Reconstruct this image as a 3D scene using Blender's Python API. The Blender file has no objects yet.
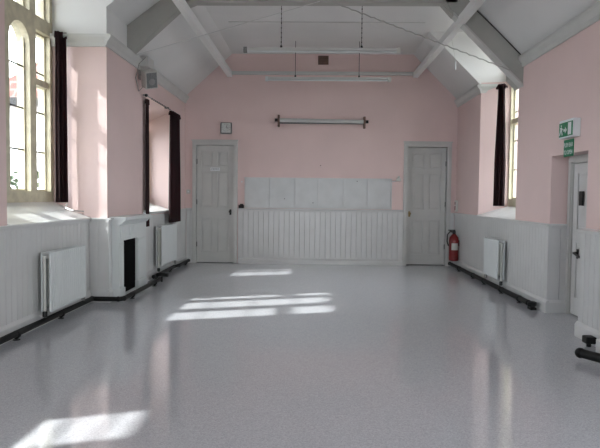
import bpy, bmesh, math, random
from mathutils import Vector, Matrix
random.seed(4)
C = bpy.context.scene.collection
sc = bpy.context.scene
PI = math.pi

# ------------------------------------------------------------------ camera
f = 600.0
yaw = math.atan2(14, f); pitch = math.atan2(28, f); roll = math.radians(0.6)
Fw = Vector((-math.sin(yaw)*math.cos(pitch), math.cos(yaw)*math.cos(pitch), -math.sin(pitch)))
R0 = Vector((math.cos(yaw), math.sin(yaw), 0)); U0 = R0.cross(Fw)
Rv = math.cos(roll)*R0 + math.sin(roll)*U0
Uv = -math.sin(roll)*R0 + math.cos(roll)*U0
cam = bpy.data.cameras.new('camera'); camo = bpy.data.objects.new('camera', cam); C.objects.link(camo)
M = Matrix((Rv, Uv, -Fw)).transposed().to_4x4(); M.translation = Vector((0, 0, 1.25))
camo.matrix_world = M
cam.sensor_fit = 'HORIZONTAL'; cam.sensor_width = 36; cam.lens = 36*f/600; cam.clip_end = 400
sc.camera = camo

# ------------------------------------------------------------------ world, sun, exposure
sc.view_settings.view_transform = 'Standard'; sc.view_settings.look = 'None'
sc.view_settings.gamma = 1; sc.view_settings.use_curve_mapping = False
sc.view_settings.exposure = 1.1
w = bpy.data.worlds.new('sky'); sc.world = w; w.use_nodes = True
wn = w.node_tree.nodes; wl = w.node_tree.links
bg = wn['Background']; bg.inputs[1].default_value = 6.0
tc = wn.new('ShaderNodeTexCoord'); nz = wn.new('ShaderNodeTexNoise'); rp = wn.new('ShaderNodeValToRGB')
nz.inputs['Scale'].default_value = 2.2; nz.inputs['Detail'].default_value = 5
rp.color_ramp.elements[0].position = .35; rp.color_ramp.elements[0].color = (.84, .90, 1, 1)
rp.color_ramp.elements[1].position = .6; rp.color_ramp.elements[1].color = (.97, .98, 1, 1)
wl.new(tc.outputs['Generated'], nz.inputs['Vector']); wl.new(nz.outputs['Fac'], rp.inputs['Fac']); wl.new(rp.outputs['Color'], bg.inputs[0])
SUN_DIR = Vector((1.0, .35, -0.90))
sl = bpy.data.lights.new('sun', 'SUN'); so = bpy.data.objects.new('sun', sl); C.objects.link(so)
sl.energy = 4.6; sl.angle = math.radians(1.6); sl.color = (1, .99, .97)
so.rotation_euler = SUN_DIR.to_track_quat('-Z', 'Y').to_euler(); so.location = (-20, -8, 20)

def portal(loc, rot, sx, sy):
    l = bpy.data.lights.new('window_portal', 'AREA'); l.shape = 'RECTANGLE'; l.size = sx; l.size_y = sy
    l.cycles.is_portal = True
    o = bpy.data.objects.new('window_portal', l); C.objects.link(o); o.location = loc; o.rotation_euler = rot
portal((-3.3, 5.95, 2.5), (0, -PI/2, 0), 2.9, 2.1)
portal((-3.05, 9.25, 1.8), (0, -PI/2, 0), 1.8, 1.7)
portal((-3.3, 2.15, 1.8), (0, -PI/2, 0), 1.8, 1.9)
portal((3.3, 8.6, 2.5), (0, PI/2, 0), 2.9, 2.0)
portal((3.3, 2.4, 1.8), (0, PI/2, 0), 1.8, 2.0)
portal((0.1, -4.4, 1.9), (PI/2, 0, 0), 3.2, 2.4)

# ------------------------------------------------------------------ materials
def mat(name, col, rough=.5, metal=0, spec=.5, noise=0, nscale=8, bump=0, bscale=60, coat=0, trans=0, col2=None):
    m = bpy.data.materials.new(name); m.use_nodes = True
    nt = m.node_tree; b = nt.nodes['Principled BSDF']
    b.inputs['Base Color'].default_value = (*col, 1); b.inputs['Roughness'].default_value = rough
    b.inputs['Metallic'].default_value = metal; b.inputs['Specular IOR Level'].default_value = spec
    b.inputs['Coat Weight'].default_value = coat
    t = nt.nodes.new('ShaderNodeTexCoord')
    if noise:
        n = nt.nodes.new('ShaderNodeTexNoise'); n.inputs['Scale'].default_value = nscale; n.inputs['Detail'].default_value = 5
        mx = nt.nodes.new('ShaderNodeMix'); mx.data_type = 'RGBA'
        c2 = col2 if col2 else tuple(c*(1-noise) for c in col)
        mx.inputs['A'].default_value = (*c2, 1); mx.inputs['B'].default_value = (*col, 1)
        r = nt.nodes.new('ShaderNodeMapRange'); r.inputs['From Min'].default_value = .35; r.inputs['From Max'].default_value = .62
        nt.links.new(t.outputs['Object'], n.inputs['Vector']); nt.links.new(n.outputs['Fac'], r.inputs['Value'])
        nt.links.new(r.outputs['Result'], mx.inputs['Factor']); nt.links.new(mx.outputs['Result'], b.inputs['Base Color'])
    if bump:
        n = nt.nodes.new('ShaderNodeTexNoise'); n.inputs['Scale'].default_value = bscale; n.inputs['Detail'].default_value = 4
        bp = nt.nodes.new('ShaderNodeBump'); bp.inputs['Strength'].default_value = bump; bp.inputs['Distance'].default_value = .004
        nt.links.new(t.outputs['Object'], n.inputs['Vector']); nt.links.new(n.outputs['Fac'], bp.inputs['Height']); nt.links.new(bp.outputs['Normal'], b.inputs['Normal'])
    return m
PINK = mat('pink_wall_paint', (.76, .585, .56), .6, noise=.05, nscale=1.3, bump=.15, bscale=30)
GREY = mat('grey_gloss_paint', (.62, .62, .615), .28, noise=.06, nscale=3, bump=.08, bscale=20)
DOOR = mat('door_paint', (.56, .56, .54), .33, noise=.06, nscale=4, bump=.08, bscale=20)
BEAM = mat('beam_paint', (.42, .42, .39), .5, noise=.08, nscale=4, bump=.2, bscale=25)
CEIL = mat('white_ceiling_paint', (.76, .76, .75), .7, noise=.05, nscale=1.2, bump=.15, bscale=25)
CORN = mat('cornice_paint', (.58, .585, .565), .45, noise=.05, nscale=3)
WHITE = mat('white_enamel', (.66, .69, .69), .3, noise=.04, nscale=3)
SILL = mat('white_sill_gloss', (.68, .69, .68), .3, noise=.08, nscale=4)
STONE = mat('window_stone', (.62, .57, .42), .7, noise=.2, nscale=9, bump=.3)
BLACK = mat('black_pipe_paint', (.007, .007, .007), .5, spec=.25, noise=.3, nscale=12)
SOOT = mat('soot_black', (.003, .003, .003), .95, spec=.08, noise=.3)
CURT = mat('maroon_curtain', (.018, .003, .005), .85, noise=.2, nscale=10)
METAL = mat('dull_metal', (.32, .32, .31), .35, metal=.9, noise=.1)
DARKM = mat('dark_iron', (.012, .012, .012), .45, metal=.2, noise=.2)
BRASS = mat('aged_brass', (.28, .2, .09), .35, metal=.9, noise=.2)
RED = mat('red_enamel', (.19, .008, .008), .3, noise=.1)
GREEN = mat('sign_green', (.0, .18, .075), .4, noise=.05)
SIGNW = mat('sign_white', (.75, .78, .80), .4, noise=.03)
PLAST = mat('pale_plastic', (.58, .58, .54), .4, noise=.05)
GRILLE = mat('grey_grille', (.20, .21, .21), .7, noise=.3, nscale=80)
VENT = mat('vent_brown', (.17, .10, .075), .6, noise=.2, nscale=20)
DIAL = mat('clock_dial', (.58, .60, .59), .3, noise=.04)
BOARD = mat('board_paint', (.60, .61, .61), .42, noise=.07, nscale=5)
WOOD = mat('dark_wood', (.10, .055, .035), .5, noise=.3, nscale=12)
GRASS = mat('paved_ground', (.17, .165, .16), .9, noise=.3, nscale=2)
LEAF = mat('shrub_leaves', (.03, .065, .025), .7, noise=.5, nscale=9)
RENDER = mat('house_render', (.8, .8, .78), .8, noise=.05)
# curtain: a little light passes the cloth
nt = CURT.node_tree; b = nt.nodes['Principled BSDF']; tr = nt.nodes.new('ShaderNodeBsdfTranslucent'); tr.inputs[0].default_value = (.16, .008, .012, 1)
ms = nt.nodes.new('ShaderNodeMixShader'); ms.inputs[0].default_value = .25
nt.links.new(b.outputs[0], ms.inputs[1]); nt.links.new(tr.outputs[0], ms.inputs[2]); nt.links.new(ms.outputs[0], nt.nodes['Material Output'].inputs[0])
# floor: speckled polished vinyl
FLOOR = bpy.data.materials.new('speckled_vinyl_floor'); FLOOR.use_nodes = True
nt = FLOOR.node_tree; b = nt.nodes['Principled BSDF']
t = nt.nodes.new('ShaderNodeTexCoord'); v = nt.nodes.new('ShaderNodeTexVoronoi'); v.inputs['Scale'].default_value = 170
n2 = nt.nodes.new('ShaderNodeTexNoise'); n2.inputs['Scale'].default_value = 1.1; n2.inputs['Detail'].default_value = 4
r1 = nt.nodes.new('ShaderNodeValToRGB'); e = r1.color_ramp.elements
e[0].position = 0; e[0].color = (.42, .425, .455, 1); e[1].position = 1; e[1].color = (.61, .615, .64, 1)
x = e.new(.3); x.color = (.50, .505, .535, 1); x = e.new(.7); x.color = (.53, .535, .565, 1)
sp = nt.nodes.new('ShaderNodeSeparateColor')
nt.links.new(t.outputs['Object'], v.inputs['Vector']); nt.links.new(v.outputs['Color'], sp.inputs[0]); nt.links.new(sp.outputs[0], r1.inputs[0])
nt.links.new(r1.outputs[0], b.inputs['Base Color'])
nt.links.new(t.outputs['Object'], n2.inputs['Vector'])
mr = nt.nodes.new('ShaderNodeMapRange'); mr.inputs['To Min'].default_value = .07; mr.inputs['To Max'].default_value = .12
nt.links.new(n2.outputs['Fac'], mr.inputs['Value']); nt.links.new(mr.outputs[0], b.inputs['Roughness'])
n3 = nt.nodes.new('ShaderNodeTexNoise'); n3.inputs['Scale'].default_value = 7
bp = nt.nodes.new('ShaderNodeBump'); bp.inputs['Strength'].default_value = .025; bp.inputs['Distance'].default_value = .01
nt.links.new(t.outputs['Object'], n3.inputs['Vector']); nt.links.new(n3.outputs['Fac'], bp.inputs['Height']); nt.links.new(bp.outputs[0], b.inputs['Normal'])
b.inputs['Specular IOR Level'].default_value = .85
# clear old glass
GLASS = bpy.data.materials.new('window_glass'); GLASS.use_nodes = True
nt = GLASS.node_tree; nt.nodes.remove(nt.nodes['Principled BSDF'])
tb = nt.nodes.new('ShaderNodeBsdfTransparent'); tb.inputs[0].default_value = (.93, .95, .95, 1)
gb = nt.nodes.new('ShaderNodeBsdfGlossy'); gb.inputs['Roughness'].default_value = .05
ms = nt.nodes.new('ShaderNodeMixShader'); ms.inputs[0].default_value = .05
nt.links.new(tb.outputs[0], ms.inputs[1]); nt.links.new(gb.outputs[0], ms.inputs[2]); nt.links.new(ms.outputs[0], nt.nodes['Material Output'].inputs[0])
# red tiles / brick
def brick(name, a, bcol, mortar, scale, sw, sh):
    m = bpy.data.materials.new(name); m.use_nodes = True; nt = m.node_tree; b = nt.nodes['Principled BSDF']
    t = nt.nodes.new('ShaderNodeTexCoord'); k = nt.nodes.new('ShaderNodeTexBrick'); mp = nt.nodes.new('ShaderNodeMapping')
    mp.inputs['Rotation'].default_value = (PI/2, 0, 0)
    k.inputs['Scale'].default_value = scale; k.inputs['Color1'].default_value = (*a, 1); k.inputs['Color2'].default_value = (*bcol, 1); k.inputs['Mortar'].default_value = (*mortar, 1)
    k.inputs['Brick Width'].default_value = sw; k.inputs['Row Height'].default_value = sh; k.inputs['Mortar Size'].default_value = .03
    nt.links.new(t.outputs['Object'], mp.inputs[0]); nt.links.new(mp.outputs[0], k.inputs[0]); nt.links.new(k.outputs[0], b.inputs['Base Color']); b.inputs['Roughness'].default_value = .9
    return m
TILE = brick('red_roof_tiles', (.11, .035, .028), (.08, .028, .022), (.13, .08, .07), 1, .45, .22)

# ------------------------------------------------------------------ mesh helpers
def BM(): return bmesh.new()
def bx(bm, x0, x1, y0, y1, z0, z1, bev=0):
    r = bmesh.ops.create_cube(bm, size=1)
    vs = r['verts']
    for v in vs:
        v.co = Vector(((x0+x1)/2 + v.co.x*(x1-x0), (y0+y1)/2 + v.co.y*(y1-y0), (z0+z1)/2 + v.co.z*(z1-z0)))
    if bev:
        es = list({e for v in vs for e in v.link_edges})
        bmesh.ops.bevel(bm, geom=es, offset=bev, segments=2, affect='EDGES', profile=.6)
    return bm
def prism(bm, pts, axis, a, b):
    """extrude polygon pts along axis ('x': pts=(y,z); 'y': pts=(x,z); 'z': pts=(x,y))"""
    def P(p, t):
        return {'x': (t, p[0], p[1]), 'y': (p[0], t, p[1]), 'z': (p[0], p[1], t)}[axis]
    A = [bm.verts.new(P(p, a)) for p in pts]; B = [bm.verts.new(P(p, b)) for p in pts]
    n = len(pts); fs = [bm.faces.new(A), bm.faces.new(B[::-1])]
    for i in range(n): fs.append(bm.faces.new((A[i], B[i], B[(i+1) % n], A[(i+1) % n])))
    return bm
def tube(bm, pts, r, seg=10, cap=True):
    pts = [Vector(p) for p in pts]; rings = []
    up = None
    for i, p in enumerate(pts):
        d = (pts[min(i+1, len(pts)-1)] - pts[max(i-1, 0)]).normalized()
        if up is None: up = Vector((0, 0, 1)) if abs(d.z) < .9 else Vector((1, 0, 0))
        s = d.cross(up)
        if s.length < 1e-3: s = d.cross(Vector((1, 0, 0)) if abs(d.x) < .9 else Vector((0, 1, 0)))
        s.normalize(); u = s.cross(d).normalized(); up = u
        rr = r[i] if isinstance(r, (list, tuple)) else r
        rings.append([bm.verts.new(p + rr*(math.cos(2*PI*k/seg)*s + math.sin(2*PI*k/seg)*u)) for k in range(seg)])
    for a, b_ in zip(rings, rings[1:]):
        for k in range(seg): bm.faces.new((a[k], a[(k+1) % seg], b_[(k+1) % seg], b_[k]))
    if cap: bm.faces.new(rings[0][::-1]); bm.faces.new(rings[-1])
    return bm
def lathe(bm, prof, c, seg=24, axis='z'):
    rings = []
    for r, h in prof:
        ring = []
        for k in range(seg):
            a = 2*PI*k/seg; p = (r*math.cos(a), r*math.sin(a), h)
            if axis == 'y': p = (p[0], p[2], p[1])
            if axis == 'x': p = (p[2], p[0], p[1])
            ring.append(bm.verts.new(Vector(c)+Vector(p)))
        rings.append(ring)
    for a, b_ in zip(rings, rings[1:]):
        for k in range(seg): bm.faces.new((a[k], a[(k+1) % seg], b_[(k+1) % seg], b_[k]))
    bm.faces.new(rings[0][::-1]); bm.faces.new(rings[-1])
    return bm
def obj(name, bm, m, parent=None, smooth=False):
    bmesh.ops.recalc_face_normals(bm, faces=bm.faces[:])
    me = bpy.data.meshes.new(name); bm.to_mesh(me); bm.free(); me.materials.append(m)
    if smooth:
        for p in me.polygons: p.use_smooth = True
        try: me.set_sharp_from_angle(angle=math.radians(40))
        except Exception: pass
    o = bpy.data.objects.new(name, me); C.objects.link(o)
    if parent:
        o.parent = parent; o.matrix_parent_inverse = Matrix.Translation(-Vector(parent.location))
    return o
def tag(o, label, cat, group=None, kind=None):
    o['label'] = label; o['category'] = cat
    if group: o['group'] = group
    if kind: o['kind'] = kind
    return o
def thing(name, label, cat, loc=(0, 0, 0), group=None):
    o = bpy.data.objects.new(name, None); C.objects.link(o); o.location = loc; o.empty_display_size = .1
    return tag(o, label, cat, group)
def struct(name, bm, m, label=None, cat=None, parent=None):
    o = obj(name, bm, m, parent); o['kind'] = 'structure'
    if label: o['label'] = label; o['category'] = cat
    return o
def sempty(name, loc, label, cat):
    o = bpy.data.objects.new(name, None); C.objects.link(o); o.location = loc; o['kind'] = 'structure'
    o['label'] = label; o['category'] = cat
    return o
def text_bm(s, size):
    c = bpy.data.curves.new('t', 'FONT'); c.body = s; c.size = size; c.extrude = .0006; c.align_x = 'CENTER'; c.align_y = 'CENTER'
    o = bpy.data.objects.new('t', c); C.objects.link(o)
    bpy.context.view_layer.update()
    me = bpy.data.meshes.new_from_object(o.evaluated_get(bpy.context.evaluated_depsgraph_get()))
    bm = bmesh.new(); bm.from_mesh(me); bpy.data.objects.remove(o); bpy.data.curves.remove(c)
    return bm

# ------------------------------------------------------------------ the room shell
XL, XN, XR, YE = -2.38, -2.60, 2.58, 11.0
YB = -4.0
struct('floor', bx(BM(), -3.1, 3.1, YB-.3, YE+1.3, -.15, 0), FLOOR, 'pale grey speckled glossy vinyl floor', 'floor')

b = BM()      # left wall
bx(b, -3.15, XN, YB, 1.25, 0, 3.3); bx(b, -3.15, XN, 1.25, 3.05, 0, .97); bx(b, -3.15, XN, 1.25, 3.05, 2.05, 3.3)
bx(b, -3.15, XN, 3.05, 5.02, 0, 3.3); bx(b, -3.15, XN, 5.02, 6.85, 0, .97)
bx(b, -3.15, XL, 6.85, 8.45, 0, 3.04)
bx(b, -2.95, -2.42, 8.45, 10.02, 0, .99)
prism(b, [(XL, 2.63), (XL, 3.04), (-2.95, 3.04), (-2.95, 2.40)], 'y', 8.45, 10.02)
bx(b, -3.15, XL, 10.02, YE, 0, 3.04)
struct('wall_left', b, PINK, 'pink painted left wall with deep window recesses', 'wall')
b = BM()      # right wall
prism(b, [(XR, 9.5), (3.12, 9.34), (3.12, YE), (XR, YE)], 'z', 0, 3.04)
bx(b, XR, 3.12, 7.75, 9.5, 0, .97); bx(b, XR, 3.12, 6.62, 7.75, 0, 3.04)
bx(b, XR, 3.12, 5.75, 6.62, 1.71, 3.04); bx(b, 2.90, 3.12, 5.75, 6.62, 0, 1.71)
bx(b, XR, 3.12, 3.4, 5.75, 0, 3.04); bx(b, XR, 3.12, 1.4, 3.4, 0, .97); bx(b, XR, 3.12, 1.4, 3.4, 2.6, 3.04); bx(b, XR, 3.12, YB, 1.4, 0, 3.04)
struct('wall_right', b, PINK, 'pink painted right wall with door alcove', 'wall')
b = BM()      # end wall, with the two door openings cut out
bx(b, -3.15, -2.19, YE, YE+.25, 0, 4.0); bx(b, -1.46, 1.69, YE, YE+.25, 0, 4.0); bx(b, 2.41, 3.15, YE, YE+.25, 0, 4.0)
bx(b, -3.15, 3.15, YE+1.2, YE+1.3, 0, 4.0); bx(b, -3.15, -3.05, YE+.25, YE+1.2, 0, 4.0); bx(b, 3.05, 3.15, YE+.25, YE+1.2, 0, 4.0); bx(b, -3.15, 3.15, YE+.25, YE+1.3, 3.9, 4.0); bx(b, -2.19, -1.46, YE, YE+.25, 2.19, 4.0); bx(b, 1.69, 2.41, YE, YE+.25, 2.19, 4.0)  # includes an unseen corridor box added behind the doors against light leaks
struct('wall_end', b, PINK, 'pink painted gable end wall between two doors', 'wall')
b = BM()      # wall behind the camera with an added wide window for daylight
bx(b, -3.15, -1.5, YB-.3, YB, 0, 4.0); bx(b, 1.7, 3.15, YB-.3, YB, 0, 4.0); bx(b, -1.5, 1.7, YB-.3, YB, 0, .7); bx(b, -1.5, 1.7, YB-.3, YB, 3.1, 4.0)
struct('wall_back', b, PINK)

# ceiling: solid sloped flanks and a flat collar ceiling
b = BM()
farL = [(-3.25, 3.04), (XL, 3.04), (-1.52, 3.82), (-1.52, 4.1), (-3.25, 4.1)]
nearL = [(-3.25, 3.04), (XL, 3.04), (XL, 3.37), (-1.78, 3.82), (-1.78, 4.1), (-3.25, 4.1)]
nearL2 = [(-3.25, 3.04), (XN, 3.04), (XN, 3.06), (-1.78, 3.82), (-1.78, 4.1), (-3.25, 4.1)]
rt = [(3.25, 3.0), (XR, 3.0), (1.76, 3.82), (1.76, 4.1), (3.25, 4.1)]
prism(b, farL, 'y', 7.72, YE); prism(b, nearL, 'y', 6.85, 7.72); prism(b, nearL2, 'y', YB, 5.02)
prism(b, rt, 'y', 9.5, YE); prism(b, rt, 'y', YB, 7.75)
bx(b, -1.78, 1.76, YB, YE, 3.82, 4.1); bx(b, -3.25, -1.78, 5.02, 6.85, 3.82, 4.1); bx(b, 1.76, 3.25, 7.75, 9.5, 3.82, 4.1)
struct('ceiling', b, CEIL, 'white sloping ceiling with flat middle', 'ceiling')

# cornices
def cornice_y(b, x, s, y0, y1, ext=0):       # s=+1 projects to +x
    p = [(x, 2.92), (x+s*.02, 2.92), (x+s*.03, 2.96), (x+s*.06, 3.0), (x+s*.07, 3.02), (x+s*.07, 3.05), (x, 3.05)]
    prism(b, p, 'y', y0, y1)
def cornice_x(b, y, x0, x1):                 # projects to -y
    p = [(y, 2.92), (y-.02, 2.92), (y-.03, 2.96), (y-.06, 3.0), (y-.07, 3.02), (y-.07, 3.05), (y, 3.05)]
    prism(b, p, 'x', x0, x1)
b = BM(); cornice_y(b, XL, 1, 6.78, YE); cornice_y(b, XN, 1, YB, 5.02); cornice_x(b, 6.85, -3.02, XL)
struct('trim_1', b, CORN, 'grey cornice at top of the left wall', 'cornice')
b = BM(); cornice_y(b, XR, -1, YB, 7.75); cornice_y(b, XR, -1, 9.45, YE); cornice_x(b, 9.5, XR-.02, 3.0); bmesh.ops.translate(b, verts=b.verts, vec=(0, 0, -.04))
struct('trim_2', b, CORN, 'grey cornice at top of the right wall', 'cornice')
struct('trim_3', bx(BM(), -1.55, 1.82, YE-.05, YE, 3.44, 3.50, .01), CORN, 'thin grey moulding across upper end wall', 'moulding')
struct('trim_4', bx(BM(), -1.3, 1.6, 8.98, 9.0, 3.812, 3.82), CORN, 'thin batten across the flat ceiling', 'batten')

# tongue and groove dado: vertical boards with V grooves
def boards(b, x0, y0, x1, y1, z0, z1, nrm, th=.02, pitch=.095):
    p0, p1 = Vector((x0, y0, 0)), Vector((x1, y1, 0)); L = (p1-p0).length; d = (p1-p0)/L; n = Vector((nrm[0], nrm[1], 0))
    k = max(1, round(L/pitch)); pw = L/k; prof = [(0, 0), (0, th)]
    for i in range(k):
        s = i*pw
        prof += [(s+.0045, th)] if i else []
        prof += [(s+pw-.0045, th), (s+pw, th-.008)] if i < k-1 else [(s+pw, th)]
    prof += [(L, 0)]
    pts = [(p0+d*a+n*c) for a, c in prof]
    prism(b, [(p.x, p.y) for p in pts], 'z', z0, z1)
def cap_y(b, x, s, y0, y1, z): prism(b, [(x, z-.05), (x+s*.03, z-.05), (x+s*.035, z-.02), (x+s*.055, z-.015), (x+s*.055, z), (x, z)], 'y', y0, y1)
def cap_x(b, y, x0, x1, z): prism(b, [(y, z-.05), (y-.03, z-.05), (y-.035, z-.02), (y-.055, z-.015), (y-.055, z), (y, z)], 'x', x0, x1)
ZD = .975
b = BM()
boards(b, XN, YB, XN, 6.85, 0, ZD-.03, (1, 0)); cap_y(b, XN, 1, YB, 6.85, ZD)
boards(b, XN+.02, 6.85, XL, 6.85, 0, ZD-.03, (0, -1)); cap_x(b, 6.85, XN+.05, XL, ZD)
boards(b, XL, 6.83, XL, 7.0, 0, ZD-.03, (1, 0)); cap_y(b, XL, 1, 6.795, 6.97, ZD)
boards(b, XL, 8.06, XL, 8.45, 0, ZD-.03, (1, 0)); cap_y(b, XL, 1, 8.32, 8.45, ZD)
boards(b, -2.42, 8.45, -2.42, 10.02, 0, ZD-.03, (1, 0))
boards(b, XL, 10.0, XL, YE, 0, ZD, (1, 0));  cap_y(b, XL, 1, 10.02, YE, 1.0)
struct('trim_5', b, GREY, 'pale grey tongue and groove dado on the left wall', 'panelling')
b = BM()
boards(b, XR, 6.60, XR, YE, 0, ZD-.03, (-1, 0)); cap_y(b, XR, -1, 6.565, YE, ZD)
boards(b, XR, 6.62, 2.80, 6.62, 0, ZD-.03, (0, -1)); cap_x(b, 6.62, XR, 2.78, ZD)
struct('trim_6', b, GREY, 'pale grey tongue and groove dado beyond the alcove', 'panelling')
b = BM()
bx(b, 2.43, XR, YB, 5.45, 0, ZD-.03); boards(b, XR, 5.45, XR, 5.75, 0, ZD-.03, (-1, 0)); boards(b, 2.43, YB, 2.43, 5.47, 0, ZD-.03, (-1, 0)); boards(b, 2.43, 5.45, XR, 5.45, 0, ZD-.03, (0, 1))
bx(b, 2.39, XR, YB, 5.48, ZD-.03, ZD, .008); cap_y(b, XR, -1, 5.48, 5.77, ZD)
struct('trim_7', b, GREY, 'boxed out pale grey dado nearest the camera on right', 'panelling')
b = BM()
boards(b, -1.395, YE, 1.625, YE, 0, .99, (0, -1)); cap_x(b, YE, -1.395, 1.625, 1.015)
boards(b, XL+.03, YE, -2.24, YE, 0, .99, (0, -1), pitch=.06); cap_x(b, YE, XL+.03, -2.24, 1.01)
boards(b, 2.482, YE, XR-.03, YE, 0, .97, (0, -1), pitch=.06)
struct('trim_8', b, GREY, 'pale grey tongue and groove dado across the end wall', 'panelling')
def base_y(b, x, s, y0, y1, h=.13, t=.04): prism(b, [(x, 0), (x+s*t, 0), (x+s*t, h-.03), (x+s*(t-.012), h-.01), (x+s*.022, h), (x, h)], 'y', y0, y1)
def base_x(b, y, x0, x1, h=.13, t=.04): prism(b, [(y, 0), (y-t, 0), (y-t, h-.03), (y-t+.012, h-.01), (y-.022, h), (y, h)], 'x', x0, x1)
b = BM(); base_y(b, XN, 1, YB, 6.84, .14); base_x(b, 6.85, XN+.02, XL, .15); base_y(b, XL, 1, 6.81, 6.925, .15); base_y(b, -2.42, 1, 8.45, 10.0); base_y(b, XL, 1, 10.02, YE)
struct('baseboard_left', b, GREY, 'pale grey skirting along the left wall', 'skirting')
b = BM(); base_y(b, XR, -1, 6.58, YE-.0, .14); base_x(b, 6.62, XR, 2.78, .14)
base_y(b, 2.43, -1, YB, 5.49, .14); bx(b, 2.27, 2.42, YB, 4.82, 0, .13, .006)
struct('baseboard_right', b, GREY, 'pale grey skirting along the right wall', 'skirting')
b = BM(); base_x(b, YE, -1.395, 1.625, .10); base_x(b, YE, 2.48, XR-.04, .1); base_x(b, YE, XL+.04, -2.24, .1)
struct('baseboard_end', b, GREY, 'pale grey skirting along the end wall', 'skirting')

# ------------------------------------------------------------------ windows
def arch_piece(b, x0, x1, y0, y1, zs, zt, n=10):
    """masonry between a round-headed opening (y0..y1, springing zs) and the straight head zt"""
    c = (y0+y1)/2; r = (y1-y0)/2; rise = min(r*1.0, zt-zs-.02)
    for side in (0, 1):
        pts = []
        for i in range(n+1):
            a = PI/2*i/n; yy = c + (-1 if side == 0 else 1)*r*math.cos(a); pts.append((yy, zs+rise*math.sin(a)))
        pts += [(c, zt), (y0 if side == 0 else y1, zt)]
        prism(b, pts, 'x', x0, x1)
def make_window(name, x, s, ys, lights, z0, z1, transom, upper, label, arched=(), bars=3):
    """x: inner plane, s: outward sign; lights: list of (y0,y1)"""
    root = sempty(name, (x, (ys[0]+ys[1])/2, z0), label, 'window')
    xo = x+s*.14
    xa, xb = min(x, xo), max(x, xo)
    b = BM(); prev = ys[0]
    top = upper if upper else z1
    for (a, c) in lights: bx(b, xa, xb, prev, a, z0, top); prev = c
    bx(b, xa, xb, prev, ys[1], z0, top)
    f0, f1 = lights[0][0], lights[-1][1]
    for (a, c) in lights:
        bx(b, xa, xb, a, c, z0-.02, z0+.12); bx(b, xa, xb, a, c, z1-.02, z1+.13)
        if upper: bx(b, xa, xb, a, c, upper-.1, upper)
    for i in arched: arch_piece(b, xa, xb, lights[i][0], lights[i][1], z1-.24, z1-.02)
    obj('stone_frame', b, STONE, root)
    b = BM(); g = BM(); bb = BM(); xm = x+s*.07
    for i, (a, c) in enumerate(lights):
        spans = [(z0+.12, z1-.02)] + ([(z1+.13, upper-.1)] if upper else [])
        for (p, q) in spans:
            # casement frame
            w_ = .022; u, v_ = min(xm-s*.015, xm+s*.015), max(xm-s*.015, xm+s*.015)
            bx(b, u, v_, a, a+w_, p, q); bx(b, u, v_, c-w_, c, p, q); bx(b, u, v_, a+w_, c-w_, p, p+w_)
            if not (i in arched and p < z1-.3): bx(b, u, v_, a+w_, c-w_, q-w_, q)
            if transom and p < transom < q and i not in arched: bx(b, xa+.02, xb-.02, a, c, transom-.035, transom+.035)
            k = bars if p < z1-.3 else 1
            for j in range(1, k+1):
                zz = p+(q-p)*j/(k+1); bx(bb, xm-.006, xm+.006, a+.01, c-.01, zz-.008, zz+.008)
            bx(g, xm-.002, xm+.002, a+.005, c-.005, p+.002, q-.002)
    obj('casement_frame', b, STONE, root); obj('glazing_bars', bb, DARKM, root); obj('pane', g, GLASS, root)
    return root
w1 = make_window('window_1', -3.0, -1, (5.02, 6.85), [(5.28, 5.72), (5.87, 6.30), (6.44, 6.78)], 1.15, 3.03, 2.46, 3.80, 'tall stone mullioned window in the near left recess, arched light beside a square one', arched=(1,))
w2 = make_window('window_2', -2.80, -1, (8.45, 10.02), [(8.62, 9.10), (9.22, 9.86)], 1.12, 2.32, None, None, 'stone window deep in the left recess between two dark curtains')
w3 = make_window('window_3', 3.0, 1, (7.75, 9.5), [(7.95, 8.35), (8.45, 8.82), (8.95, 9.35)], 1.12, 3.03, 2.42, 3.80, 'tall stone window in the right recess beside the single curtain')
w4 = make_window('window_4', -3.0, -1, (1.25, 3.05), [(1.7, 2.12), (2.25, 2.68)], 1.05, 1.98, None, None, 'stone window on the left wall beside the camera')
w5 = make_window('added_window_5', 3.0, 1, (1.4, 3.4), [(1.6, 2.1), (2.2, 2.7), (2.8, 3.25)], 1.12, 2.5, None, None, 'added stone window on the right wall beside the camera')  # added out of view to brighten the near floor
root = sempty('added_window_6', (0.1, YB, .7), 'added wide window behind the camera for daylight', 'window')  # unseen window, put in to supply daylight from behind
b = BM()
for xx in (-1.5, -.45, .6, 1.65): bx(b, xx, xx+.06, YB-.2, YB-.1, .7, 3.1)
bx(b, -1.5, 1.7, YB-.2, YB-.1, .7, .76); bx(b, -1.5, 1.7, YB-.2, YB-.1, 3.04, 3.1); bx(b, -1.5, 1.7, YB-.2, YB-.1, 2.1, 2.16)
obj('window_frame', b, WHITE, root); obj('pane', bx(BM(), -1.45, 1.65, YB-.152, YB-.148, .75, 3.05), GLASS, root)
# sloping sills
def sill(par, x0, x1, y0, y1, za, zb, m=SILL):
    b = BM(); s = 1 if x1 > x0 else -1
    prism(b, [(x0-s*.03, za-.03), (x0-s*.03, za+.005), (x0, za+.01), (x1, zb), (x1, za-.03)], 'y', y0, y1)
    o = obj('window_sill', b, m, par); o['label'] = 'sloping white window sill'
sill(w1, XN, -3.0, 5.02, 6.85, ZD, 1.155); sill(w2, -2.42, -2.80, 8.45, 10.02, .99, 1.125)
sill(w3, XR, 3.0, 7.75, 9.5, ZD, 1.125); sill(w4, XN, -3.0, 1.25, 3.05, ZD, 1.125); sill(w5, XR, 3.0, 1.4, 3.4, ZD, 1.125)

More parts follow.
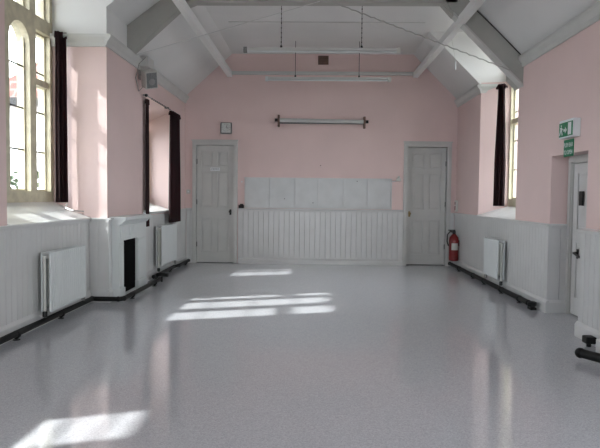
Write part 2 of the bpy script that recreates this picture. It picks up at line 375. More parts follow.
# ------------------------------------------------------------------ doors
def panel_face(b, u0, u1, zz0, zz1, place):
    """raised frame strips round a sunk panel; place(u0,u1,z0,z1,d0,d1) adds a box"""
    place(u0, u1, zz0, zz1, 0, .004)
    t = .012
    place(u0, u0+t, zz0, zz1, .004, .012); place(u1-t, u1, zz0, zz1, .004, .012)
    place(u0, u1, zz0, zz0+t, .004, .012); place(u0, u1, zz1-t, zz1, .004, .012)
def end_door(name, x0, x1, ztop, label, knob_u, sign=None, leaf_y=.05):
    root = sempty(name, ((x0+x1)/2, YE, 0), label, 'door')
    b = BM(); w_ = .075
    for (a, c) in ((x0, x0+w_), (x1-w_, x1)):
        bx(b, a, c, YE-.03, YE+.02, 0, ztop); bx(b, a+.015, c-.015, YE-.042, YE-.03, 0, ztop-.015)
    bx(b, x0+w_, x1-w_, YE-.03, YE+.02, ztop-w_, ztop); bx(b, x0+w_-.015, x1-w_+.015, YE-.042, YE-.03, ztop-w_+.015, ztop-.015)
    bx(b, x0-.012, x1+.012, YE-.05, YE, ztop, ztop+.02)
    bx(b, x0+w_-.03, x0+w_, YE+.0, YE+.2, 0, ztop-w_+.03); bx(b, x1-w_, x1-w_+.03, YE, YE+.2, 0, ztop-w_+.03); bx(b, x0+w_, x1-w_, YE, YE+.2, ztop-w_, ztop-w_+.03)
    obj('door_frame', b, DOOR, root)
    a, c = x0+w_+.004, x1-w_-.004; yf = YE+leaf_y; zt = ztop-w_-.005
    b = BM(); bx(b, a, c, yf+.008, yf+.04, .012, zt)
    W = c-a; st = .085; mid = (a+c)/2
    # stiles and rails standing proud of the panels
    def strip(u0, u1, p, q): bx(b, u0, u1, yf-.014, yf+.004, p, q, .002)
    strip(a, a+st, .012, zt); strip(c-st, c, .012, zt)
    rails = [(.012, .2), (.83, 1.02), (1.68, 1.77), (zt-.1, zt)]
    for p, q in rails: strip(a+st, c-st, p, q)
    for (p, q) in ((.2, .83), (1.02, 1.68), (1.77, zt-.1)):
        strip(mid-.045, mid+.045, p, q)
        for (u, v_) in ((a+st, mid-.045), (mid+.045, c-st)):
            bx(b, u+.028, v_-.028, yf-.002, yf+.01, p+.028, q-.028, .006)
    leaf = obj('door_leaf', b, DOOR, root)
    for o in (leaf,): pass
    if sign:
        s = obj('door_sign', bx(BM(), mid-.085, mid+.085, yf-.019, yf-.0141, 1.695, 1.755), SIGNW, leaf); s['label'] = 'small white lettered plaque'
        t = text_bm(sign, .045)
        bmesh.ops.rotate(t, verts=t.verts, cent=(0, 0, 0), matrix=Matrix.Rotation(PI/2, 3, 'X')); bmesh.ops.translate(t, verts=t.verts, vec=(mid, yf-.0195, 1.725))
        obj('door_lettering', t, GRILLE, leaf)
    ku = c-.05 if knob_u > 0 else a+.05
    b = BM(); bx(b, ku-.018, ku+.018, yf-.018, yf-.014, .89, .99); lathe(b, [(.008, 0), (.008, -.03), (.022, -.035), (.026, -.045), (.018, -.06), (.004, -.063)], (ku, yf-.018, .95), 16, 'y')
    h = obj('door_knob', b, DARKM if sign else BRASS, leaf, True); h['label'] = 'round metal door knob'
    b = BM(); hu = a if knob_u > 0 else c
    b.free()
    for zz in (.3, 1.08, 1.82): obj('hinge', tube(BM(), [(hu, yf-.018, zz), (hu, yf-.018, zz+.09)], .008), DARKM, leaf)
    return root
end_door('door_1', -2.24, -1.41, 2.24, 'grey six panel door at left of the end wall with small sign', 1, 'OFFICE', .02)
end_door('door_2', 1.62, 2.48, 2.24, 'grey six panel door at right of the end wall with no sign', -1, None, .09)
# side door in the alcove (faces -x)
root = sempty('door_3', (2.82, 6.1, 0), 'grey side door in the right alcove under the green signs', 'door')
b = BM(); xd = 2.80
bx(b, xd-.03, 2.9, 6.53, 6.62, 0, 1.71); bx(b, xd-.03, 2.9, 5.75, 5.80, 0, 1.71); bx(b, xd-.03, 2.9, 5.80, 6.53, 1.63, 1.71)
bx(b, xd-.045, xd-.03, 6.545, 6.605, 0, 1.69); bx(b, xd-.045, xd-.03, 5.76, 6.545, 1.645, 1.69)
obj('door_frame', b, DOOR, root)
b = BM(); bx(b, xd+.0, xd+.05, 5.80, 6.525, .015, 1.625)
def strip3(y0, y1, p, q): bx(b, xd-.014, xd, y0, y1, p, q, .003)
strip3(5.80, 5.87, .015, 1.625); strip3(6.43, 6.525, .015, 1.625)
for p, q in ((.015, .2), (.78, .93), (1.52, 1.625)): strip3(5.87, 6.43, p, q)
for p, q in ((.2, .78), (.93, 1.52)):
    strip3(6.06, 6.15, p, q)
    for y0, y1 in ((5.87, 6.06), (6.15, 6.43)): bx(b, xd-.008, xd, y0+.03, y1-.03, p+.03, q-.03, .004)
leaf = obj('door_leaf', b, GREY, root)
b = BM(); bx(b, xd-.02, xd-.014, 6.36, 6.40, .62, .72); tube(b, [(xd-.018, 6.38, .68), (xd-.06, 6.38, .68), (xd-.065, 6.36, .68), (xd-.065, 6.22, .65), (xd-.06, 6.16, .64), (xd-.06, 6.14, .57)], .012, 8)
h = obj('door_handle', b, DARKM, leaf, True); h['label'] = 'black lever handle'
b = BM(); bx(b, xd-.035, xd-.014, 6.27, 6.35, 1.18, 1.33, .006)
obj('door_lock', b, DARKM, leaf)

# ------------------------------------------------------------------ roof timbers
t = thing('roof_truss', 'grey painted timber roof truss spanning the room, rafters and collar', 'truss', (.1, 7.65, 3.7))
Y0, Y1 = 7.60, 7.74
b = BM(); prism(b, [(XR, 2.66), (XR, 3.0), (1.70, 3.91), (1.45, 3.91), (1.70, 3.54)], 'y', Y0, Y1)
obj('rafter', b, BEAM, t)
b = BM(); prism(b, [(XR+.0, 2.64), (1.70, 3.52), (1.70, 3.55), (XR, 2.67)], 'y', Y0-.012, Y1+.012)
obj('rafter_edge', b, CORN, t)
b = BM(); prism(b, [(XL, 2.98), (XL, 3.42), (-1.6, 4.0), (-1.3, 3.9), (-1.60, 3.68)], 'y', Y0, Y1)
obj('rafter', b, BEAM, t)
obj('collar', bx(BM(), -1.65, 1.75, Y0, Y1, 3.66, 3.83, .006), BEAM, t)
obj('brace', prism(BM(), [(1.70, 3.5), (1.76, 3.72), (1.50, 3.72)], 'y', Y0+.01, Y1-.01), BEAM, t)
obj('brace', prism(BM(), [(-1.62, 3.62), (-1.65, 3.72), (-1.35, 3.72)], 'y', Y0+.01, Y1-.01), BEAM, t)
b = BM(); bx(b, XL, XL+.15, 8.02, 8.32, 2.95, 3.09, .01); obj('corbel', b, CORN, t)
b = BM(); prism(b, [(XR, 2.64), (XR-.12, 2.76), (XR-.12, 2.90), (XR, 2.95)], 'y', 7.74, 7.9); obj('corbel', b, BEAM, t)
# dark strip standing in for the shaded gap between right rafter and ceiling slope
b = BM(); tube(b, [(XR-.03, Y0-.005, 3.02), (2.2, Y0-.005, 3.365), (1.95, Y0-.005, 3.60)], .006, 6)
tag(obj('dark_gap_strip', b, DARKM), 'dark strip imitating the shaded gap along top edge of the right rafter', 'gap')
for s_, x_, side in ((-1, -1.56, 'left'), (1, 1.80, 'right')):
    b = BM(); bx(b, x_-.045, x_+.045, YB, YE, 3.40, 3.495, .006)
    tag(obj('purlin', b, CEIL), 'long pale purlin running the room length, ending on %s of end wall moulding' % side, 'beam', 'purlins under the ceiling')
# scissor tie rods
tag(obj('tie_rod', tube(BM(), [(XL+.08, 7.68, 3.02), (.04, 7.58, 3.67)], .0045, 6), GREY), 'thin wire rising from the left wall loudspeaker to collar middle', 'wire', 'wires across the truss')
b = BM(); pts = []
for i in range(60):
    u = i/59; p = Vector((.16, 7.57, 3.67)).lerp(Vector((XR-.08, 7.57, 2.80)), u); pts.append(p+Vector((0, .004*math.sin(i*2.2), .006*math.cos(i*2.2))))
tag(obj('tie_rod', tube(b, pts, .007, 6), BEAM), 'thick twisted wire from collar middle down to right rafter foot', 'wire', 'wires across the truss')

# ------------------------------------------------------------------ ceiling lamps (unlit)
def chain(b, p, q, r=.006):
    p, q = Vector(p), Vector(q); n = max(2, int((q-p).length/.03))
    for i in range(n):
        a = p.lerp(q, i/n); c = p.lerp(q, (i+.8)/n); tube(b, [a, c], r*(1.2 if i % 2 else .7), 6)
def batten(y, xa, xb, z, c1, c2, label, ch, tilt=0):
    t = thing('fluorescent_lamp', label, 'lamp', ((xa+xb)/2, y, z), 'hanging fluorescent lamps')
    b = BM(); prism(b, [(y-.022, z-.004), (y-.022, z+.028), (y+.022, z+.028), (y+.022, z-.004)], 'x', xa, xb)
    obj('lamp_body', b, CORN, t)
    obj('fluorescent_tube', tube(BM(), [(xa+.04, y, z-.02), (xb-.04, y, z-.02)], .013, 12), WHITE, t, True)
    b = BM(); bx(b, xa-.01, xa+.04, y-.026, y+.026, z-.038, z+.036, .006); o = obj('end_cap', b, GRILLE if ch else WHITE, t)
    b = BM(); bx(b, xb-.04, xb+.01, y-.026, y+.026, z-.038, z+.036, .006); obj('end_cap', b, PLAST, t)
    for cx in (c1, c2):
        b = BM()
        if ch: chain(b, (cx, y, z+.06), (cx, y, 3.82))
        else: tube(b, [(cx, y, z+.028), (cx, y, 3.82)], .005, 6)
        lathe(b, [(.012, 0), (.016, .01), (.012, .03)], (cx, y, z+.03), 10)
        obj('hanging_chain' if ch else 'hanging_rod', b, DARKM, t)
batten(8.02, -.95, 1.10, 3.175, -.46, .60, 'fluorescent lamp nearer the camera, higher in view, hung on dark chains', True)
batten(10.1, -.83, 1.24, 3.20, -.34, .72, 'fluorescent lamp closer to end wall, lower in view, hung on thin rods', False)
t = thing('pull_cord', 'short white pull cord hanging beside the right purlin', 'cord', (1.87, 8.0, 3.3))
obj('cord_handle', tube(BM(), [(1.90, 8.3, 2.99), (1.90, 8.3, 3.10)], .008, 8), SIGNW, t); obj('cord', tube(BM(), [(1.90, 8.3, 3.10), (1.84, 8.3, 3.40)], .003, 6), PLAST, t)

# ------------------------------------------------------------------ end wall things
t = thing('projector_screen', 'rolled up projector screen in a long grey case on pink end wall', 'screen', (.12, YE-.07, 2.6))
b = BM(); tube(b, [(-.66, YE-.07, 2.62), (.89, YE-.07, 2.60)], .035, 14); obj('screen_case', b, CORN, t, True)
b = BM(); bx(b, -.64, .87, YE-.075, YE-.065, 2.555, 2.58); obj('screen_edge', b, GRILLE, t)
for xx, zz in ((-.66, 2.62), (.89, 2.60)):
    b = BM(); bx(b, xx-.018, xx+.018, YE-.11, YE, zz-.12, zz+.09, .004); obj('bracket', b, VENT, t)
    b = BM(); s = -1 if xx < 0 else 1; tube(b, [(xx+s*.018, YE-.07, zz), (xx+s*.07, YE-.07, zz)], .028, 12); obj('end_cap', b, DARKM, t)
t = thing('wall_clock', 'small square clock with grey rim above the left end door', 'clock', (-1.62, YE, 2.47))
obj('clock_case', bx(BM(), -1.725, -1.515, YE-.045, YE, 2.365, 2.575, .02), VENT if False else GRILLE, t)
obj('clock_face', bx(BM(), -1.703, -1.537, YE-.05, YE-.044, 2.390, 2.562, .002), DIAL, t)
obj('minute_hand', tube(BM(), [(-1.62, YE-.052, 2.476), (-1.60, YE-.052, 2.53)], .003, 6), DARKM, t); obj('hour_hand', tube(BM(), [(-1.62, YE-.052, 2.476), (-1.575, YE-.052, 2.47)], .004, 6), DARKM, t)
for k in range(12):
    a = k*PI/6; cx, cz = -1.62+.065*math.sin(a), 2.476+.065*math.cos(a); obj('hour_mark', bx(BM(), cx-.004, cx+.004, YE-.0515, YE-.05, cz-.004, cz+.004), DARKM, t)
t = thing('air_vent', 'small brown louvred vent high on the end wall', 'vent', (.13, YE, 3.7))
b = BM(); bx(b, .04, .23, YE-.012, YE, 3.63, 3.79, .003); obj('vent_frame', b, VENT, t)
b = BM()
for k in range(5): bx(b, .055, .215, YE-.022, YE-.008, 3.645+k*.028, 3.655+k*.028)
obj('vent_slats', b, WOOD, t)
# panel board: six panels
t = thing('notice_board', 'long grey six panel board fixed above the end wall dado', 'board', (.06, YE, 1.3))
edges = [-1.27, -.82, -.36, .07, .53, .96, 1.39]
for i in range(6):
    b = BM(); g = .004 if i != 2 and i != 3 else .008
    bx(b, edges[i]+g, edges[i+1]-g, YE-.022, YE-.004, 1.035, 1.57, .003); obj('board_panel', b, BOARD, t)
b = BM(); bx(b, -1.28, 1.40, YE-.004, YE, 1.02, 1.58)
for xx in (.07,): bx(b, xx-.008, xx+.008, YE-.028, YE-.004, 1.02, 1.575)
bx(b, 1.392, 1.412, YE-.026, YE, 1.02, 1.58); bx(b, -1.29, 1.40, YE-.028, YE, 1.568, 1.582)
obj('board_frame', b, GREY, t)
for (px_, pz) in ((-.55, 1.19), (-.03, 1.12), (.77, 1.52)): obj('pin', bx(BM(), px_, px_+.014, YE-.026, YE-.02, pz, pz+.016), DARKM, t)
def wall_box(name, x, z, w_, h, d, m, label, cat, detail=None):
    t = thing(name, label, cat, (x, YE, z)); obj('box_plate', bx(BM(), x-w_/2, x+w_/2, YE-d, YE, z-h/2, z+h/2, .004), m, t)
    if detail: obj('rocker', bx(BM(), x-w_/6, x+w_/6, YE-d-.006, YE-d, z-h/5, z+h/5, .002), SIGNW, t)
    return t
wall_box('light_switch', -2.315, 1.31, .075, .075, .012, PLAST, 'pale square light switch left of the signed door', 'switch', True)
wall_box('light_switch', -1.33, 1.50, .07, .07, .012, PINK, 'pink painted switch plate right of the signed door', 'switch', True)
t = thing('small_black_box', 'small black box on dado ledge right of the signed door', 'box', (-1.33, YE-.04, 1.015))
obj('box_body', bx(BM(), -1.385, -1.285, YE-.055, YE-.002, 1.015, 1.075, .008), BLACK, t); obj('box_lid', bx(BM(), -1.36, -1.30, YE-.05, YE-.01, 1.075, 1.095, .006), BLACK, t)
t = thing('wall_fitting', 'small pale fitting with cable between board and right door', 'fitting', (1.53, YE, 1.56))
b = BM(); bx(b, 1.49, 1.57, YE-.05, YE, 1.535, 1.59, .008); lathe(b, [(.018, 0), (.022, .02), (.012, .04)], (1.53, YE-.03, 1.59), 12); obj('fitting_body', b, PLAST, t)
obj('fitting_cable', tube(BM(), [(1.49, YE-.02, 1.545), (1.44, YE-.03, 1.53), (1.41, YE-.015, 1.53)], .007, 6), SIGNW, t)
tag(obj('wall_hook', bx(BM(), .10, .115, YE-.02, YE, 1.80, 1.815, .002), DARKM), 'tiny dark hook on pink wall above the notice board', 'hook')
# fire extinguisher
ex, ey = 2.47, 10.62
t = thing('fire_extinguisher', 'red fire extinguisher hung low by the right end door', 'fire extinguisher', (ex, ey, .15))
obj('cylinder', lathe(BM(), [(.05, .13), (.078, .14), (.084, .17), (.084, .50), (.075, .55), (.045, .59), (.028, .61)], (ex, ey, 0), 24), RED, t, True)
b = BM(); lathe(b, [(.025, .60), (.03, .62), (.03, .65), (.02, .67)], (ex, ey, 0), 14); bx(b, ex-.10, ex+.02, ey-.012, ey+.012, .665, .685, .004); bx(b, ex-.09, ex+.02, ey-.012, ey+.012, .635, .65, .004)
obj('valve_handle', b, DARKM, t)
obj('hose', tube(BM(), [(ex, ey-.02, .64), (ex-.07, ey-.03, .66), (ex-.12, ey-.03, .60), (ex-.125, ey-.03, .48), (ex-.10, ey-.03, .40)], .012, 8), DARKM, t, True)
b = BM()
for i in range(8):
    a0 = -PI/2-.7+i*.175; a1 = a0+.175; r = .0855
    v = [b.verts.new((ex+r*math.cos(a), ey+r*math.sin(a), z)) for a, z in ((a0, .33), (a1, .33), (a1, .45), (a0, .45))]; b.faces.new(v)
obj('instruction_label', b, PLAST, t)
obj('wall_bracket', bx(BM(), ex+.06, XR-.02, ey-.03, ey+.03, .40, .50), DARKM, t)
b = BM(); tube(b, [(XR-.035, 10.9, 1.02), (XR-.035, 10.9, 2.2)], .008, 8)
tag(obj('wall_conduit', b, PINK), 'thin vertical conduit in the corner above the extinguisher', 'conduit')
t = thing('red_tag', 'small red label strip on the corner wall above extinguisher', 'label', (2.55, 10.86, 1.1))
obj('tag_plate', bx(BM(), XR-.05, XR-.043, 10.84, 10.90, 1.03, 1.10, .001), RED, t); obj('tag_plate', bx(BM(), XR-.05, XR-.043, 10.85, 10.89, 1.12, 1.17, .001), RED, t)
obj('tag_backing', bx(BM(), XR-.043, XR-.0, 10.83, 10.91, 1.0, 1.2), PLAST, t)

# ------------------------------------------------------------------ exit signs on the right wall
t = thing('exit_sign', 'boxy green and white exit sign with running figure above side door', 'sign', (XR, 5.99, 1.94))
obj('sign_case', bx(BM(), 2.51, XR, 5.93, 6.27, 1.86, 2.04, .005), SIGNW, t)
fc = obj('sign_face', bx(BM(), 2.505, 2.51, 5.945, 6.26, 1.875, 2.015), GREEN, t)
b = BM(); xs0, xs1 = 2.502, 2.505
def P3(pts): prism(b, [(y+.11, z) for y, z in pts], 'x', xs0, xs1)
P3([(5.86, 1.885), (5.93, 1.885), (5.93, 2.005), (5.86, 2.005)])            # doorway
P3([(5.96, 1.935), (6.0, 1.97), (6.0, 1.95), (6.035, 1.95), (6.035, 1.925), (6.0, 1.925), (6.0, 1.905)])   # arrow
P3([(6.085, 1.975), (6.10, 1.975), (6.10, 1.995), (6.085, 1.995)])          # head
P3([(6.075, 1.93), (6.105, 1.93), (6.115, 1.97), (6.085, 1.97)])            # body
P3([(6.105, 1.93), (6.13, 1.89), (6.14, 1.895), (6.115, 1.94)]); P3([(6.075, 1.93), (6.06, 1.90), (6.07, 1.885), (6.09, 1.925)]); P3([(6.08, 1.965), (6.05, 1.95), (6.053, 1.94), (6.085, 1.955)])
obj('sign_symbol', b, SIGNW, fc)
t = thing('push_bar_sign', 'small green sign with white lettering directly below exit sign', 'sign', (XR, 6.06, 1.76))
pl_ = obj('sign_plate', bx(BM(), XR-.01, XR, 6.07, 6.29, 1.68, 1.85), GREEN, t)
for s, zz in (('PUSH BAR', 1.795), ('TO OPEN', 1.72)):
    tb_ = text_bm(s, .048)
    for v in tb_.verts: v.co = Vector((XR-.011-v.co.z, 6.18-v.co.x, zz+v.co.y*1.3))
    obj('sign_lettering', tb_, SIGNW, pl_)

# ------------------------------------------------------------------ radiators
def radiator(x, s, y0, y1, z0, z1, label, valve_near=True):
    """wall plane x, room side s"""
    t = thing('radiator', label, 'radiator', (x+s*.1, (y0+y1)/2, z0), 'panel radiators')
    xf = x+s*.15
    b = BM(); n = int((y1-y0)/.05); pts = []
    for i in range(n*6+1):
        yy = y0+(y1-y0)*i/(n*6); ph = (i % 6); off = -.006 if ph in (0, 5, 6) else 0
        if i in (0, n*6): off = -.004
        pts.append((xf+s*off, yy))
    pts += [(xf-s*.018, y1), (xf-s*.018, y0)]
    prism(b, pts, 'z', z0+.02, z1-.012); bx(b, min(xf, xf-s*.02), max(xf, xf-s*.02), y0, y1, z0, z0+.022, .004); bx(b, min(xf, xf-s*.02), max(xf, xf-s*.02), y0, y1, z1-.014, z1, .004)
    obj('front_panel', b, WHITE, t)
    xb_ = x+s*.07; b = BM(); bx(b, min(xb_, xb_-s*.018), max(xb_, xb_-s*.018), y0+.0, y1, z0, z1-.005, .003); obj('rear_panel', b, WHITE, t)
    lo, hi = min(xb_, xf-s*.018), max(xb_, xf-s*.018)
    b = BM(); bx(b, lo, hi, y0+.01, y1-.01, z1-.06, z1-.035); obj('convector_rail', b, PLAST, t)
    for k in range(4):
        yy = y0+(y1-y0)*(k+.5)/4; obj('convector_fin', bx(BM(), lo, hi, yy-.006, yy+.006, z0+.05, z1-.06), PLAST, t)
    for yy in (y0+.15, y1-.15): obj('wall_bracket', bx(BM(), min(x+s*.02, xb_), max(x+s*.02, xb_), yy-.02, yy+.02, z0+.05, z1-.05), METAL, t)
    for k, yy in enumerate((y0-.035, y1+.03)):
        p = tube(BM(), [(xf-s*.045, yy, .095), (xf-s*.045, yy, z0+.04 if k else z1-.03)], .013, 10); q = obj('riser_pipe', p, PLAST, t, True)
        b = BM(); lathe(b, [(.012, .0), (.022, .01), (.022, .05), (.012, .06)], (xf-s*.045, yy, .095), 12); obj('valve', b, DARKM if k == 0 else METAL, q, True)
        b = BM(); tube(b, [(xf-s*.045, yy, z0+.04), (xf-s*.045, yy+(.04 if k == 0 else -.04), z0+.04)], .014, 8); obj('pipe_joint', b, METAL, q, True)
    return t
radiator(XN, 1, 5.52, 6.38, .14, .70, 'white panel radiator below the nearest left window')
radiator(-2.42, 1, 8.92, 9.90, .18, .78, 'white panel radiator far left, under hanging dark curtain')
radiator(XR, -1, 7.97, 8.62, .17, .69, 'white panel radiator on the right wall under window')

# ------------------------------------------------------------------ pipes along the skirting
def pipe_run(pts, label, clips, r=.027):
    t = thing('heating_pipe', label, 'pipe', pts[0], 'black heating pipes')
    b = BM()
    for p, q in zip(pts, pts[1:]): tube(b, [p, q], r, 12)
    for p in pts: bmesh.ops.create_uvsphere(b, u_segments=12, v_segments=8, radius=r*1.15, matrix=Matrix.Translation(p))
    obj('pipe', b, BLACK, t, True)
    for (x, y) in clips:
        c = BM(); lathe(c, [(r*1.3, -.015), (r*1.3, .015)], (x, y, r+.02), 12, 'y'); tube(c, [(x, y, 0), (x, y, r)], .008, 6); lathe(c, [(.03, 0), (.03, .006)], (x, y, 0), 10); obj('pipe_clip', c, BLACK, t)
    return t
zp = .055
pipe_run([(-2.52, YB+.1, zp), (-2.52, 6.74, zp), (-2.22, 6.74, zp), (-2.17, 6.8, zp), (-2.17, 8.38, zp)], 'black heating pipe along near left skirting and past the fireplace', [(-2.52, 3.0), (-2.52, 5.0), (-2.52, 5.9), (-2.17, 7.1), (-2.17, 8.1)])
pipe_run([(-2.32, 8.62, zp), (-2.32, 9.9, zp), (-2.28, 10.06, zp), (-2.28, 10.85, zp)], 'black heating pipe under the far left radiator towards end door', [(-2.32, 8.75), (-2.32, 9.6), (-2.28, 10.6)])
pipe_run([(2.47, 10.9, zp), (2.47, 6.90, zp)], 'black heating pipe along right skirting below extinguisher and radiator', [(2.47, 10.2), (2.47, 9.3), (2.47, 8.7), (2.47, 7.9), (2.47, 7.2)], .03)
pipe_run([(2.20, YB+.1, .055), (2.20, 4.45, .055), (2.08, 4.66, .055)], 'black heating pipe end in front of nearest right skirting', [(2.20, 4.2)], .036)
b = BM(); lathe(b, [(.02, .0), (.045, .01), (.045, .05), (.02, .06)], (-2.17, 8.5, .08), 14); tube(b, [(-2.17, 8.5, 0), (-2.17, 8.5, .09)], .012, 8); tube(b, [(-2.25, 8.52, .10), (-2.08, 8.50, .10)], .025, 10)
tag(obj('pipe_valve', b, BLACK, None, True), 'black valve standing on floor at far corner of the fireplace', 'valve')
b = BM(); lathe(b, [(.03, .0), (.05, .01), (.05, .05), (.03, .06)], (2.47, 6.78, .03), 14, 'z'); bx(b, 2.44, 2.50, 6.72, 6.84, 0, .03)
tag(obj('pipe_valve', b, BLACK, None, True), 'black pipe end fitting on the floor beside alcove corner', 'valve')
b = BM(); bx(b, 2.30, 2.385, 5.04, 5.14, .03, .09, .012); tube(b, [(2.34, 5.09, 0), (2.34, 5.09, .05)], .02, 8)
tag(obj('pipe_valve', b, BLACK), 'small black fitting on floor against nearest right skirting', 'valve')

# ------------------------------------------------------------------ fireplace
fx = -2.27
t = thing('fireplace', 'white painted fireplace surround with black opening on left wall', 'fireplace', (XL, 7.6, 0))
for y0, y1 in ((6.935, 7.10), (7.66, 8.05)):
    m_ = .03
    b = BM(); bx(b, XL, fx, y0, y1, 0, .72); obj('pilaster', b, WHITE, t)
    b = BM(); bx(b, fx-.005, fx+.012, y0+m_, y1-m_, .17, .68, .004); obj('pilaster_panel', b, WHITE, t)
    b = BM(); bx(b, XL, fx+.018, y0-.008, y1+.008, 0, .14, .006); obj('pilaster_foot', b, WHITE, t)
b = BM(); bx(b, XL, fx+.002, 6.937, 8.048, .72, .90); obj('frieze', b, WHITE, t)
for y0, y1, d in ((6.99, 7.28, .012), (7.32, 7.46, .022), (7.50, 7.98, .012)):
    obj('frieze_panel', bx(BM(), fx-.002, fx+d, y0, y1, .745, .87, .005), WHITE, t)
obj('lintel_moulding', bx(BM(), XL, fx+.012, 7.06, 7.70, .70, .725, .003), WHITE, t)
b = BM(); prism(b, [(XL, .89), (fx+.02, .89), (fx+.06, .93), (fx+.08, .945), (fx+.08, .985), (XL, .985)], 'y', 6.92, 8.02); obj('mantel_shelf', b, WHITE, t)
b = BM(); bx(b, XL-.0, fx-.03, 7.10, 7.66, .055, .71); obj('firebox', b, SOOT, t)
b = BM(); bx(b, XL+.02, fx-.01, 7.11, 7.65, 0, .055, .004); obj('hearth_curb', b, WHITE, t)
t = thing('mantel_ornament', 'tiny pale ornament at far end of the mantel shelf', 'ornament', (-2.27, 7.9, .985))
obj('ornament_base', lathe(BM(), [(.018, 0), (.022, .01), (.014, .03)], (-2.25, 7.9, .985), 12), SIGNW, t, True)
obj('ornament_top', lathe(BM(), [(.014, .03), (.02, .045), (.008, .06)], (-2.25, 7.9, .985), 12), PLAST, t, True)

# ------------------------------------------------------------------ curtains
def curtain_bm(p0, p1, z0, z1, amp, folds, top_scale=.8, th=.008):
    b = BM(); p0, p1 = Vector((*p0, 0)), Vector((*p1, 0)); d = (p1-p0); L = d.length; d /= L; n = Vector((-d.y, d.x, 0)); N = folds*10; rows = 14
    ctr = (p0+p1)/2; grid = []
    for r in range(rows+1):
        v = r/rows; z = z1+(z0-z1)*v; sc_ = top_scale+(1-top_scale)*min(1, v*1.6)
        row = []
        for i in range(N+1):
            u = i/N; a = amp*(.7+.3*v)*math.sin(u*folds*2*PI+.25*math.sin(3*v)); q = ctr+d*((u-.5)*L*sc_)+n*a; row.append(q)
        grid.append((z+0, row))
    A = [[b.verts.new((q.x+n.x*th/2, q.y+n.y*th/2, z)) for q in row] for z, row in grid]
    B = [[b.verts.new((q.x-n.x*th/2, q.y-n.y*th/2, z)) for q in row] for z, row in grid]
    for r in range(rows):
        for i in range(N):
            b.faces.new((A[r][i], A[r][i+1], A[r+1][i+1], A[r+1][i])); b.faces.new((B[r][i], B[r+1][i], B[r+1][i+1], B[r][i+1]))
        b.faces.new((A[r][0], A[r+1][0], B[r+1][0], B[r][0])); b.faces.new((A[r][N], B[r][N], B[r+1][N], A[r+1][N]))
    for r in (0, rows):
        for i in range(N): b.faces.new((A[r][i], A[r][i+1], B[r][i+1], B[r][i]) if r == 0 else (A[r][i], B[r][i], B[r][i+1], A[r][i+1]))
    return b
def curtain(p0, p1, z0, z1, amp, folds, label, ts=.85):
    t = thing('curtain', label, 'curtain', ((p0[0]+p1[0])/2, (p0[1]+p1[1])/2, z0), 'dark maroon curtains')
    obj('curtain_cloth', curtain_bm(p0, p1, z0, z1-.04, amp, folds, ts), CURT, t, True)
    h = curtain_bm(p0, p1, z1-.07, z1, amp*.9, folds, ts*1.04, .02); obj('curtain_heading', h, CURT, t, True)
    return t
curtain((-2.91, 6.70), (-2.82, 6.81), 1.15, 3.06, .022, 3, 'dark maroon curtain bunched beside the nearest left window', .9)
curtain((-2.30, 9.56), (-2.30, 10.16), .80, 2.59, .035, 5, 'dark maroon curtain at far side of the second left window, above radiator')
curtain((-2.335, 8.28), (-2.335, 8.42), .80, 2.57, .01, 3, 'narrow dark curtain edge hanging just past the mantel shelf')
curtain((2.745, 9.28), (2.87, 9.14), 1.13, 2.97, .03, 3, 'dark maroon curtain hanging in the right window recess', .55)
t = thing('curtain_rail', 'thin metal curtain rail over the second left window', 'rail', (-2.3, 9, 2.6))
b = BM(); tube(b, [(-2.31, 8.22, 2.60), (-2.31, 10.2, 2.60)], .007, 8); obj('rail', b, METAL, t)
b = BM(); bmesh.ops.create_uvsphere(b, u_segments=12, v_segments=8, radius=.022, matrix=Matrix.Translation((-2.31, 8.21, 2.60))); obj('finial', b, DARKM, t, True)
for k in range(12):
    yy = 8.5+k*.095; b = BM(); lathe(b, [(.012, -.003), (.012, .003)], (-2.31, yy, 2.60), 10, 'y'); obj('rail_glider', b, DARKM, t)
for yy in (8.3, 9.5): obj('rail_bracket', bx(BM(), XL, -2.31, yy-.01, yy+.01, 2.605, 2.63), METAL, t)
# small white latch pieces on near sill
t = thing('window_stay', 'small pale window stay lying at corner of the nearest sill', 'window stay', (-2.75, 6.75, 1.05))
obj('stay_bar', tube(BM(), [(-2.80, 6.70, 1.085), (-2.70, 6.66, 1.06), (-2.62, 6.76, 1.05)], .007, 6), METAL, t); obj('stay_hook', tube(BM(), [(-2.80, 6.70, 1.085), (-2.80, 6.73, 1.13)], .006, 6), METAL, t)

# ------------------------------------------------------------------ loudspeaker
t = thing('wall_speaker', 'small pale loudspeaker on bracket high on left wall under rafter foot', 'loudspeaker', (-2.25, 8.3, 2.8))
mrot = Matrix.Translation((-2.22, 8.05, 2.79)) @ Matrix.Rotation(math.radians(42), 4, 'Z') @ Matrix.Rotation(math.radians(22), 4, 'X') @ Matrix.Rotation(math.radians(-14), 4, 'Y')
b = BM(); bx(b, -.085, .085, -.07, .08, -.115, .115, .01); b.transform(mrot); obj('speaker_case', b, PLAST, t)
b = BM(); bx(b, -.072, .072, -.078, -.070, -.10, .10, .003); b.transform(mrot); obj('speaker_grille', b, GRILLE, t)
b = BM(); lathe(b, [(.045, -.0785), (.03, -.082)], (0, 0, -.02), 16, 'y'); b.transform(mrot); obj('speaker_cone', b, METAL, t)
b = BM(); tube(b, [(XL, 8.12, 2.86), (-2.31, 8.12, 2.86), (-2.26, 8.08, 2.82)], .012, 8); bx(b, XL, XL+.012, 8.08, 8.16, 2.80, 2.92); obj('speaker_bracket', b, METAL, t)
b = BM(); tube(b, [(-2.27, 8.12, 2.76), (-2.35, 8.0, 2.62), (-2.36, 7.9, 2.78), (-2.30, 7.85, 2.95), (-2.2, 7.80, 3.02)], .005, 6); obj('speaker_cable', b, METAL, t)

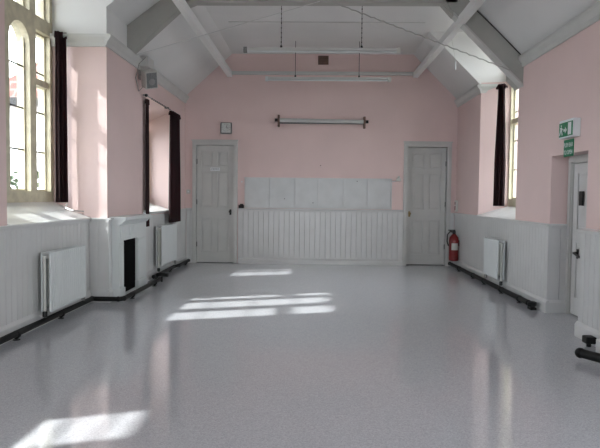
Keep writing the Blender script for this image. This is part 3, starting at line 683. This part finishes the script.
# ------------------------------------------------------------------ outside
b = BM(); bx(b, -60, 60, -60, 80, -1.3, -.6)
struct('ground', b, GRASS, 'grey paved ground outside the windows', 'ground')
b = BM(); bx(b, -4.45, -3.15, 4.2, 7.6, 4.25, 4.35)  # unseen overhang, sized to keep sun out of the upper lights
prism(b, [(-4.5, 4.25), (-3.15, 4.55), (-3.15, 4.25)], 'y', 4.2, 7.6)
struct('trim_9', b, WOOD, 'unseen roof overhang sized to block sun above the nearest left window transom', 'eaves')
t = thing('neighbour_house', 'white rendered house with red tiled roof seen through the nearest left window', 'house', (-7.5, 16, -.6))
obj('wall', bx(BM(), -9.5, -5.2, 14.5, 20, -.6, 3.45), RENDER, t)
b = BM(); v = [b.verts.new(p) for p in ((-8.1, 14.2, 3.5), (-5.0, 14.2, 3.5), (-5.0, 20.3, 3.5), (-8.1, 20.3, 3.5), (-5.6, 16.5, 6.0), (-5.6, 18, 6.0))]
for q in ((0, 1, 4), (1, 2, 5, 4), (2, 3, 5), (3, 0, 4, 5), (3, 2, 1, 0)): b.faces.new([v[i] for i in q])
obj('roof', b, TILE, t)
obj('gutter', bx(BM(), -8.15, -4.95, 14.05, 14.25, 3.32, 3.5), DARKM, t)
b = BM()
for i in range(380):
    a = random.uniform(0, 2*PI); h = random.uniform(0, 1); rr = .75*math.sqrt(max(.05, 1-(h*1.9-.9)**2))*random.uniform(.55, 1)
    p = Vector((-5.75+rr*math.cos(a), 11.8+rr*math.sin(a), -.55+h*2.25)); s = random.uniform(.05, .11)
    m3 = Matrix.Rotation(random.uniform(0, 6), 4, 'Z') @ Matrix.Rotation(random.uniform(0, 3), 4, 'X')
    q = [b.verts.new(p+m3 @ Vector(c)*s) for c in ((-1, 0, 0), (0, -.6, .1), (1, 0, 0), (0, .6, .1))]; b.faces.new(q)
t = thing('garden_shrub', 'leafy green shrub outside the nearest left window', 'shrub', (-5.75, 11.8, -.6))
obj('foliage', b, LEAF, t); obj('stem', tube(BM(), [(-5.75, 11.8, -.65), (-5.75, 11.8, 1.0)], [.06, .02], 8), WOOD, t)
